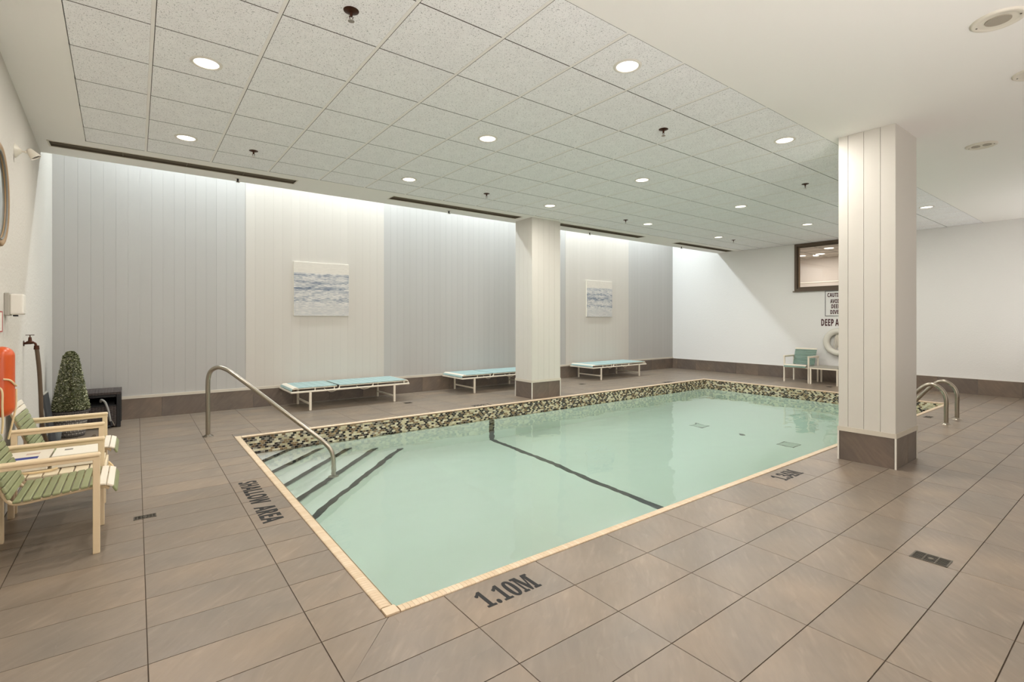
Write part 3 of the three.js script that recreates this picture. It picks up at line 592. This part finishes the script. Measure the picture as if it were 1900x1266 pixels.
// sun loungers along the panelled wall
function lounger(label, X) {
  const t = thing('sun_lounger', label, 'sun lounger', X, 0, 8.52, 0, 'turquoise strap loungers along the panelled wall'), L = 1.95, W = 0.38;
  for (const z of [-1, 1]) {
    part('rail', rbox(L, 0.026, 0.026, 0.006, L / 2, 0.297, z * W), M.creamPale, t);
    for (const x of [0.285, 1.675]) part('leg', rbox(0.036, 0.285, 0.032, 0.008, x, 0.1425, z * (W - 0.004)), M.creamPale, t);
    part('strap_rail', [rbox(0.69, 0.018, 0.018, 0.005, 0.36, 0.346, z * 0.345), rbox(1.2, 0.018, 0.018, 0.005, 1.34, 0.346, z * 0.345)], M.creamPale, t);
    for (const x of [0.36, 0.66, 0.74, 1.3, 1.86]) part('post', rbox(0.014, 0.05, 0.014, 0.003, x, 0.325, z * 0.36), M.creamPale, t);
    for (const [x0, x1] of [[0.50, 0.74], [1.02, 1.3]]) part('wire_loop', tube([new THREE.Vector3(x0, 0.325, z * 0.352), new THREE.Vector3(x0 + 0.06, 0.282, z * 0.352), new THREE.Vector3((x0 + x1) / 2, 0.262, z * 0.352), new THREE.Vector3(x1 - 0.05, 0.282, z * 0.352), new THREE.Vector3(x1, 0.325, z * 0.352)], 0.005, 30, 8), M.creamPale, t);
  }
  for (const x of [0.285, 1.675]) part('stretcher', rbox(0.03, 0.026, 0.72, 0.006, x, 0.10, 0), M.creamPale, t);
  for (const x of [0.012, L - 0.012]) part('end_rail', rbox(0.026, 0.026, 2 * W, 0.006, x, 0.297, 0), M.creamPale, t);
  const g = rbox(0.0385, 0.012, 0.73, 0.005), add = (x, y, a, m) => { const s = part('strap', g, m, t); s.position.set(x, y, 0); s.rotation.z = a; };
  add(0.018, 0.335, 1.1, M.turquoise[0]); add(0.045, 0.358, 0.5, M.creamPale); add(0.085, 0.362, 0.0, M.creamPale);
  for (let k = 0; k < 14; k++) add(0.131 + k * 0.0425, 0.361, 0, M.turquoise[k % 3]);
  for (let k = 0; k < 28; k++) add(0.762 + k * 0.0412, 0.361, 0, M.turquoise[(k * 2) % 3]);
  add(1.917, 0.354, -0.5, M.creamPale); add(1.938, 0.33, -1.1, M.creamPale);
}
lounger('low turquoise strap lounger under the first painting', 1.875);
lounger('low turquoise strap lounger partly behind the far column', 4.905);
lounger('low turquoise strap lounger under the painting by the end wall', 8.44);

// ---------------------------------------------------------------- paintings
function seascape(k) {
  return texture(384, 384, (u, v) => {
    const y = 1 - v, sky = [213, 205, 193], wv = fbm(u * 5 + k, y * 26, 64, 26, 7 + k, 4), fine = fbm(u * 18, y * 120, 18, 120, 19 + k, 3), cloud = fbm(u * 3, y * 8, 3, 8, 33 + k, 3);
    if (y < 0.2 + 0.012 * (cloud - 0.5)) return sky.map((c) => c + 14 * (fine - 0.5));
    const band = (c, w) => Math.exp(-(((y - c) / w) ** 2)), wob = 0.05 * (fbm(u * 4, 0.5, 4, 4, 55 + k, 3) - 0.5);
    let d = 0.42 * band(0.24 + wob * 0.3, 0.03) + 0.45 * band(0.38 + wob, 0.035) + 0.5 * band(0.5 + wob, 0.06) + 0.6 * band(0.70 + wob, 0.03) * (0.6 + 0.8 * Math.abs(u - 0.45));
    d = d * (2.6 * wv - 0.55) + 1.1 * (fine - 0.5) * (y < 0.85 ? 1 : 0.6);
    if (y > 0.76) d *= 0.5;
    d = Math.max(0, Math.min(1, d + 0.12));
    const light = [212, 206, 198], deep = [84, 96, 116];
    return light.map((c, i) => c + (deep[i] - c) * d + 10 * (cloud - 0.5));
  });
}
function painting(label, X, y, w, h, k) {
  const t = thing('painting', label, 'painting', X, y, NB - 0.012, 0, 'seascape canvases');
  part('stretcher_frame', rbox(w, h, 0.034, 0.004, 0, 0, 0), M.carton, t);
  const face = new THREE.PlaneGeometry(w - 0.004, h - 0.004).translate(0, 0, 0.0176);
  part('canvas', face, mat(0xffffff, 0.8, { map: seascape(k) }), t, 'abstract grey-blue sea with pale sky');
}
painting('square canvas of a grey-blue sea above the first lounger', 2.572, 1.945, 0.93, 0.92, 0);
painting('square canvas of a grey-blue sea above the lounger by the end wall', 9.535, 1.967, 0.95, 0.925, 4);

// ---------------------------------------------------------------- end wall: window, signs, ring
{
  const t = setting('window_1', 'brown-framed interior window high in the white end wall', XR, 0, 0), F = 0.055;
  const fr = (name, g, m) => part(name, g, m, t);
  fr('window_frame', [box(-0.03, 0.1, WY[0], WY[0] + F, ...WN), box(-0.03, 0.1, WY[1] - F, WY[1], ...WN), box(-0.03, 0.1, WY[0] + F, WY[1] - F, WN[0], WN[0] + F), box(-0.03, 0.1, WY[0] + F, WY[1] - F, WN[1] - F, WN[1])], M.windowFrame);
  const a = WN[0] + F, b = WN[1] - F, c = WY[0] + F, d = WY[1] - F, w = 0.04;
  fr('sash', [box(0.02, 0.06, c, c + w, a, b), box(0.02, 0.06, d - w, d, a, b), box(0.02, 0.06, c + w, d - w, a, a + w), box(0.02, 0.06, c + w, d - w, b - w, b)], M.windowFrame);
  fr('bead', [box(0.012, 0.022, c + w - 0.008, d - w + 0.008, b - w - 0.002, b - w + 0.01)], M.wood);
  fr('window_pane', box(0.038, 0.042, c + w - 0.005, d - w + 0.005, a + w - 0.005, b - w + 0.005), M.glass);
  fr('window_sill', box(-0.055, 0.02, WY[0] - 0.02, WY[0], WN[0] - 0.04, WN[1] + 0.03), M.windowFrame);
  // the lit room behind it
  const r = setting('wall_beyond', 'pale room seen through the interior window');
  part('wall_body', [box(16.0, 16.1, 1.6, 3.3, 3.2, 8.6), box(XR + 0.15, 16.0, 1.6, 3.3, 8.5, 8.6), box(XR + 0.15, 16.0, 1.6, 3.3, 3.2, 3.3), box(XR + 0.15, 16.1, 1.5, 1.6, 3.2, 8.6)], mat(0xddd3c8, 0.9), r);
  part('ceiling_panel', box(XR + 0.15, 16.1, 3.27, 3.4, 3.2, 8.6), mat(0xd8d0c5, 0.9), r);
  for (let X = 13.2; X < 16; X += 0.61) part('grid_bar', box(X - 0.01, X + 0.01, 3.266, 3.28, 3.3, 8.5), M.darkSteel, r);
  for (let N = 3.6; N < 8.5; N += 0.61) part('grid_bar', box(XR + 0.15, 16, 3.266, 3.28, N - 0.01, N + 0.01), M.darkSteel, r);
  part('handrail', [bar(V(15.7, 2.52, 3.4), V(15.7, 2.52, 8.4), 0.02), bar(V(15.7, 1.6, 6.9), V(15.7, 2.52, 6.9), 0.015), bar(V(15.7, 1.6, 5.6), V(15.7, 2.52, 5.6), 0.015)], M.offWhite, r);
  for (const [X, N] of [[15.1, 6.37], [15.1, 5.88], [14.08, 5.28]]) {
    const l = thing('room_light', 'round ceiling light in the room behind the interior window', 'light', X, 3.266, N, 0, 'ceiling lights behind the window');
    part('trim_ring', new THREE.CylinderGeometry(0.13, 0.13, 0.008, 30), M.whiteTrim, l);
    part('lens', new THREE.CylinderGeometry(0.105, 0.105, 0.006, 30).translate(0, -0.006, 0), mat(0xffffff, 0.5, { emissive: 0xfff0dc, emissiveIntensity: 2.4 }), l);
    const q = new THREE.RectAreaLight(DOWNLIGHT.color, 130, 0.14, 0.14); q.position.y = -0.012; q.rotation.x = -Math.PI / 2; l.add(q);
  }
}
{
  const t = thing('wall_sign', 'white framed CAUTION sign on the end wall under the window', 'sign', XR, 1.80, 4.62);
  part('plate', box(-0.006, 0, -0.29, 0.29, -0.22, 0.22), M.wallPaint, t);
  part('border', [box(-0.009, -0.006, 0.28, 0.29, -0.22, 0.22), box(-0.009, -0.006, -0.29, -0.28, -0.22, 0.22), box(-0.009, -0.006, -0.28, 0.28, 0.21, 0.22), box(-0.009, -0.006, -0.28, 0.28, -0.22, -0.21)], M.ink, t);
  [['CAUTION', 0.34, 0.149], ['AVOID', 0.225, 0.005], ['DEEP', 0.18, -0.113], ['DIVES', 0.22, -0.243]].forEach(([q, w, y]) => {
    const g = letters(q, sansBold, w, 0.095, 0.002); g.translate(-w / 2, 0, 0); g.rotateY(-Math.PI / 2); g.translate(-0.007, y, 0); part('lettering', g, M.maroon, t);
  });
  const g = letters('DEEP AREA', sansBold, 0.58, 0.16, 0.001); g.rotateY(-Math.PI / 2); g.translate(XR - 0.0005, 1.285, -4.925);
  part('lettering', g, M.maroon, wallRight, 'maroon words DEEP AREA painted on the wall');
}
{
  const t = thing('life_ring', 'white life ring with a rope bundle hung on the end wall', 'life ring', XR - 0.075, 0.92, 4.535);
  part('ring', new THREE.TorusGeometry(0.25, 0.068, 18, 56).rotateY(Math.PI / 2), M.ringWhite, t);
  const k = []; for (let i = 0; i < 9; i++) { const z = -0.06 + i * 0.015; k.push(tube([new THREE.Vector3(0.02, 0.20 + 0.01 * (i % 3), z * 0.6), new THREE.Vector3(-0.02, 0.08, z * 1.1), new THREE.Vector3(-0.02, -0.06, z * 1.5 + 0.01 * (i % 2)), new THREE.Vector3(0.02, -0.17 + 0.02 * (i % 4), z * 1.3)], 0.008, 20, 6)); }
  part('rope_bundle', k, M.ropeWhite, t);
  part('hook', bar(new THREE.Vector3(0.07, 0.24, 0), new THREE.Vector3(-0.05, 0.26, 0), 0.007), M.darkSteel, t);
}

// ---------------------------------------------------------------- left wall
{
  const N = 4.73, t = thing('round_mirror', 'round mirror in a brown wooden frame on the stucco wall', 'mirror', XL(N), 2.24, N);
  t.rotation.y = Math.atan(0.034);
  const fr = new THREE.LatheGeometry([[0.288, 0.0], [0.288, 0.012], [0.296, 0.019], [0.306, 0.02], [0.314, 0.027], [0.33, 0.029], [0.342, 0.023], [0.345, 0.0]].map(([r, y]) => new THREE.Vector2(r, y)), 72).rotateZ(-Math.PI / 2);
  part('frame', fr, M.wood, t); part('inner_bead', new THREE.TorusGeometry(0.295, 0.007, 10, 72).rotateY(Math.PI / 2).translate(0.019, 0, 0), M.woodDark, t);
  part('mirror_glass', new THREE.CylinderGeometry(0.29, 0.29, 0.006, 64).rotateZ(-Math.PI / 2).translate(0.008, 0, 0), M.mirror, t);
}
{
  const N = 5.58, t = thing('wall_spotlight', 'cream swivel spotlight on a wall plate above the tap', 'lamp', XL(N), 2.755, N); t.scale.setScalar(0.9);
  part('wall_plate', new THREE.LatheGeometry([[0.062, 0], [0.06, 0.008], [0.03, 0.03], [0.014, 0.045], [0.0, 0.046]].map(([r, y]) => new THREE.Vector2(r, y)), 28).rotateZ(-Math.PI / 2), M.offWhite, t);
  part('arm', [bar(new THREE.Vector3(0.04, 0.004, 0), new THREE.Vector3(0.075, -0.004, 0), 0.008), new THREE.SphereGeometry(0.012, 14, 10).translate(0.068, 0, 0), bar(new THREE.Vector3(0.07, -0.002, 0), new THREE.Vector3(0.095, 0.014, 0), 0.009)], M.offWhite, t);
  const sh = part('lamp_shade', new THREE.LatheGeometry([[0.0, 0.0], [0.016, 0.0], [0.022, 0.01], [0.04, 0.075], [0.042, 0.085], [0.038, 0.085], [0.018, 0.014]].map(([r, y]) => new THREE.Vector2(r, y)), 28), M.offWhite, t);
  sh.position.set(0.088, 0.03, 0); sh.rotation.z = Math.PI + 0.62;
  const bl = part('lamp_glass', new THREE.CylinderGeometry(0.036, 0.036, 0.006, 24).translate(0, 0.074, 0), M.darkSteel, sh);
}
{
  const N = 5.10, t = thing('soap_dispenser', 'white wall-mounted soap dispenser above the orange ring', 'dispenser', XL(N), 1.44, N);
  part('backplate', rbox(0.03, 0.165, 0.105, 0.006, 0.016, 0.078, 0), M.greyPlastic, t);
  part('body', rbox(0.075, 0.15, 0.1, 0.012, 0.066, 0.078, 0), M.plastic, t);
  part('nozzle', rbox(0.026, 0.012, 0.03, 0.003, 0.055, -0.004, 0), M.black, t);
  const s = thing('wall_notice', 'small white notice with a red edge on the stucco wall', 'sign', XL(4.80), 1.393, 4.80);
  part('plate', box(0, 0.003, -0.072, 0.072, -0.12, 0.12), M.whiteTrim, s);
  part('border', [box(0.003, 0.005, 0.064, 0.072, -0.12, 0.12), box(0.003, 0.005, -0.072, -0.064, -0.12, 0.12), box(0.003, 0.005, -0.064, 0.064, 0.112, 0.12), box(0.003, 0.005, -0.064, 0.064, -0.12, -0.112)], mat(0xa03230, 0.6), s);
}
{
  const t = thing('hose_tap', 'brass garden tap on the stucco wall', 'tap', XL(6.1), 1.20, 6.1);
  part('body', [bar(new THREE.Vector3(0.0, 0.0, 0), new THREE.Vector3(0.06, 0.005, 0), 0.011), new THREE.SphereGeometry(0.019, 18, 14).scale(1.5, 0.85, 1).translate(0.042, 0.008, 0), pipe([new THREE.Vector3(0.05, 0.01, 0), new THREE.Vector3(0.075, 0.004, 0), new THREE.Vector3(0.083, -0.03, 0)], 0.009, 0.02)], M.bronze, t);
  part('bonnet', cyl(0.014, 0.010, 0.035, 0.042, 0.02, 0, 16), M.bronze, t);
  part('handle', [cyl(0.004, 0.004, 0.024, 0.042, 0.05, 0, 10), rbox(0.058, 0.006, 0.012, 0.002, 0.042, 0.073, 0), rbox(0.012, 0.006, 0.058, 0.002, 0.042, 0.073, 0)], M.bronze, t);
  part('wall_flange', new THREE.CylinderGeometry(0.024, 0.024, 0.006, 20).rotateZ(Math.PI / 2).translate(0.003, 0, 0), M.bronze, t);
  const h = thing('garden_hose', 'brown garden hose hanging from the brass tap to the floor', 'hose', -0.70, 0, 6.1);
  part('hose_line', tube([V(-0.002, 1.165, 0), V(0.006, 1.08, 0), V(0.016, 0.946, 0), V(0.024, 0.753, 0), V(0.03, 0.55, 0.0), V(0.036, 0.38, 0.08), V(0.07, 0.17, 0.25), V(0.12, 0.03, 0.55), V(0.16, 0.016, 1.0), V(0.25, 0.016, 1.45), V(0.3, 0.016, 1.75)], 0.0155, 110, 12), M.hose, h);
  part('coupling', cyl(0.02, 0.017, 0.035, -0.002, 1.145, 0, 16), M.bronze, h);
}
{
  const t = thing('rescue_float', 'bright orange rescue float with a cream rope on the stucco wall', 'rescue float', XL(4.4) + 0.064, 1.018, 4.4);
  part('float_body', new THREE.CapsuleGeometry(0.06, 0.32, 16, 32), M.orange, t);
  part('bracket', [box(-0.062, -0.05, 0.1, 0.14, -0.03, 0.03), box(-0.062, -0.05, -0.14, -0.1, -0.03, 0.03)], M.darkSteel, t);
  part('rope', [tube([[0.015, 0.022, 0.062], [0.045, 0.012, 0.048], [0.062, -0.02, 0.015], [0.063, -0.03, -0.02]].map((q) => new THREE.Vector3(...q)), 0.0055, 24, 8), tube([[-0.01, -0.02, 0.064], [0.012, -0.05, 0.066], [0.014, -0.15, 0.068], [0.016, -0.24, 0.066], [0.012, -0.31, 0.07]].map((q) => new THREE.Vector3(...q)), 0.0055, 24, 8), tube([[0.062, -0.05, -0.02], [0.06, -0.16, -0.02], [0.045, -0.27, -0.01], [0.03, -0.36, 0.0]].map((q) => new THREE.Vector3(...q)), 0.0055, 24, 8)], M.rope, t);
  const b = thing('leaning_board', 'dark grey board leaning on the stucco wall behind the topiary', 'board', -0.73, 0, 7.55);
  const g = rbox(0.02, 0.6, 0.34, 0.004, 0, 0.3, 0); g.rotateZ(0.12); part('panel', g, mat(0x3a3b3d, 0.5), b);
  part('edge_strip', (() => { const q = rbox(0.024, 0.012, 0.345, 0.003, 0, 0.603, 0); q.rotateZ(0.12); return q; })(), M.greyPlastic, b);
  const k = thing('bucket', 'small grey plastic bucket between wall and basket planter', 'bucket', -0.755, 0, 7.92);
  part('pail', new THREE.LatheGeometry([[0, 0.0], [0.05, 0.0], [0.065, 0.12], [0.069, 0.122], [0.069, 0.128], [0.062, 0.128], [0.047, 0.006], [0, 0.006]].map(([r, y]) => new THREE.Vector2(r, y)), 28), M.bucket, k);
  part('bail', new THREE.TorusGeometry(0.066, 0.003, 6, 24, Math.PI).rotateX(-0.9).translate(0, 0.122, 0), M.steel, k);
}
// topiary in a woven basket
{
  const t = thing('potted_topiary', 'cone-shaped leafy topiary in a grey woven basket', 'plant', -0.632, 0, 8.1);
  part('basket', new THREE.LatheGeometry([[0, 0], [0.128, 0], [0.134, 0.02], [0.15, 0.15], [0.168, 0.29], [0.172, 0.30], [0.16, 0.30], [0.15, 0.27], [0, 0.27]].map(([r, y]) => new THREE.Vector2(r, y)), 48), M.basket, t);
  part('braided_rim', new THREE.TorusGeometry(0.17, 0.014, 10, 60).rotateX(Math.PI / 2).translate(0, 0.30, 0), M.basket, t);
  part('stem', cyl(0.02, 0.012, 0.6, 0, 0.25, 0, 10), M.hose, t);
  const leaf = new THREE.BufferGeometry();
  leaf.setAttribute('position', new THREE.Float32BufferAttribute([0, 0, 0, 0.5, 0.08, 0.45, 0, 0.02, 1, -0.5, 0.08, 0.45, 0, -0.04, 0.5], 3)); leaf.setIndex([0, 1, 4, 1, 2, 4, 2, 3, 4, 3, 0, 4]); leaf.computeVertexNormals();
  const n = 13000, lm = new THREE.InstancedMesh(leaf, mat(0xffffff, 0.6, { side: THREE.DoubleSide }), n), mx = new THREE.Matrix4(), q = new THREE.Quaternion(), e = new THREE.Euler();
  for (let i = 0; i < n; i++) {
    const h = Math.pow(rnd(), 1.25), R = 0.165 * (1 - h) + 0.052 * h + (h > 0.93 ? -0.03 * (h - 0.93) / 0.07 : 0), a = rnd() * Math.PI * 2, r = R * (i % 3 ? 0.8 + 0.28 * Math.sqrt(rnd()) : 0.25 + 0.6 * rnd());
    const y = 0.325 + 0.70 * h, s = rr(0.012, 0.02);
    e.set(rr(-0.9, 0.5), -a + Math.PI / 2 + rr(-0.8, 0.8), rr(-0.8, 0.8), 'YXZ'); q.setFromEuler(e);
    mx.compose(new THREE.Vector3(Math.cos(a) * r, y, Math.sin(a) * r), q, new THREE.Vector3(s, s, s)); lm.setMatrixAt(i, mx);
    const c = rnd(); lm.setColorAt(i, new THREE.Color(c < 0.38 ? 0x59603c : c < 0.68 ? 0x85885f : 0xd3d2b2));
  }
  lm.name = 'foliage'; lm.userData.kind = 'stuff'; lm.castShadow = lm.receiveShadow = true; t.add(lm);
}
// wicker hose box
{
  const t = thing('hose_box', 'dark brown wicker hose box in the corner behind the topiary', 'storage box', -0.43, 0, 8.66), W = 0.26, D = 0.25;
  part('body', [rbox(2 * W, 0.25, 0.02, 0.004, 0, 0.155, D - 0.01), rbox(2 * W, 0.40, 0.02, 0.004, 0, 0.23, -D + 0.01), rbox(0.02, 0.40, 2 * D - 0.03, 0.004, -W + 0.01, 0.23, 0), rbox(0.02, 0.40, 2 * D - 0.03, 0.004, W - 0.01, 0.23, 0), rbox(2 * W, 0.02, 2 * D, 0.004, 0, 0.03, 0)].map((g) => metric(g)), M.wicker, t);
  for (const x of [-1, 1]) for (const z of [-1, 1]) part('corner_post', rbox(0.045, 0.44, 0.045, 0.006, x * (W - 0.015), 0.22, z * (D - 0.015)), M.black, t);
  part('slot_frame', [rbox(2 * W - 0.08, 0.016, 0.03, 0.004, 0, 0.29, D - 0.012), rbox(2 * W - 0.08, 0.03, 0.03, 0.004, 0, 0.415, D - 0.012)], M.black, t);
  part('reel', new THREE.CylinderGeometry(0.13, 0.13, 0.4, 24).rotateZ(Math.PI / 2).translate(0, 0.22, 0), M.black, t);
  const s = new THREE.Shape(); s.moveTo(-D - 0.012, 0); s.lineTo(D + 0.012, 0); s.lineTo(D + 0.012, 0.03); s.quadraticCurveTo(0, 0.085, -D - 0.012, 0.03);
  part('lid', metric(new THREE.ExtrudeGeometry(s, { depth: 2 * W + 0.02, bevelEnabled: false, curveSegments: 16 }).rotateY(Math.PI / 2).translate(-W - 0.01, 0.435, 0)), M.wicker, t);
  const h = thing('hose_end', 'short grey hose with a spray nozzle hanging from the wicker box', 'hose', -0.35, 0, 8.38);
  part('hose_line', tube([V(-0.02, 0.345, 0.06), V(-0.01, 0.375, 0.02), V(0.03, 0.34, -0.005), V(0.06, 0.24, -0.02), V(0.075, 0.15, -0.03), V(0.085, 0.085, -0.03)], 0.013, 40, 10), M.hoseGrey, h);
  part('nozzle', [bar(V(0.085, 0.095, -0.03), V(0.09, 0.035, -0.035), 0.019), bar(V(0.09, 0.035, -0.035), V(0.02, 0.022, -0.06), 0.016)], M.black, h);
  part('trigger', bar(V(0.1, 0.1, -0.03), V(0.125, 0.03, -0.03), 0.005), M.steel, h);
  const wls = thing('hose_guide', 'small black hose guide wheel lying beside the wicker box', 'wheel', -0.335, 0.0, 8.25);
  part('wheel', new THREE.TorusGeometry(0.022, 0.01, 8, 20).translate(0, 0.032, 0), M.black, wls); part('axle', new THREE.CylinderGeometry(0.006, 0.006, 0.06, 10).rotateX(Math.PI / 2).translate(0, 0.032, 0), M.darkSteel, wls);
}

scene.traverse((o) => { if (o.isLight) o.castShadow = o.shadow !== undefined; });
renderer.render(scene, camera);
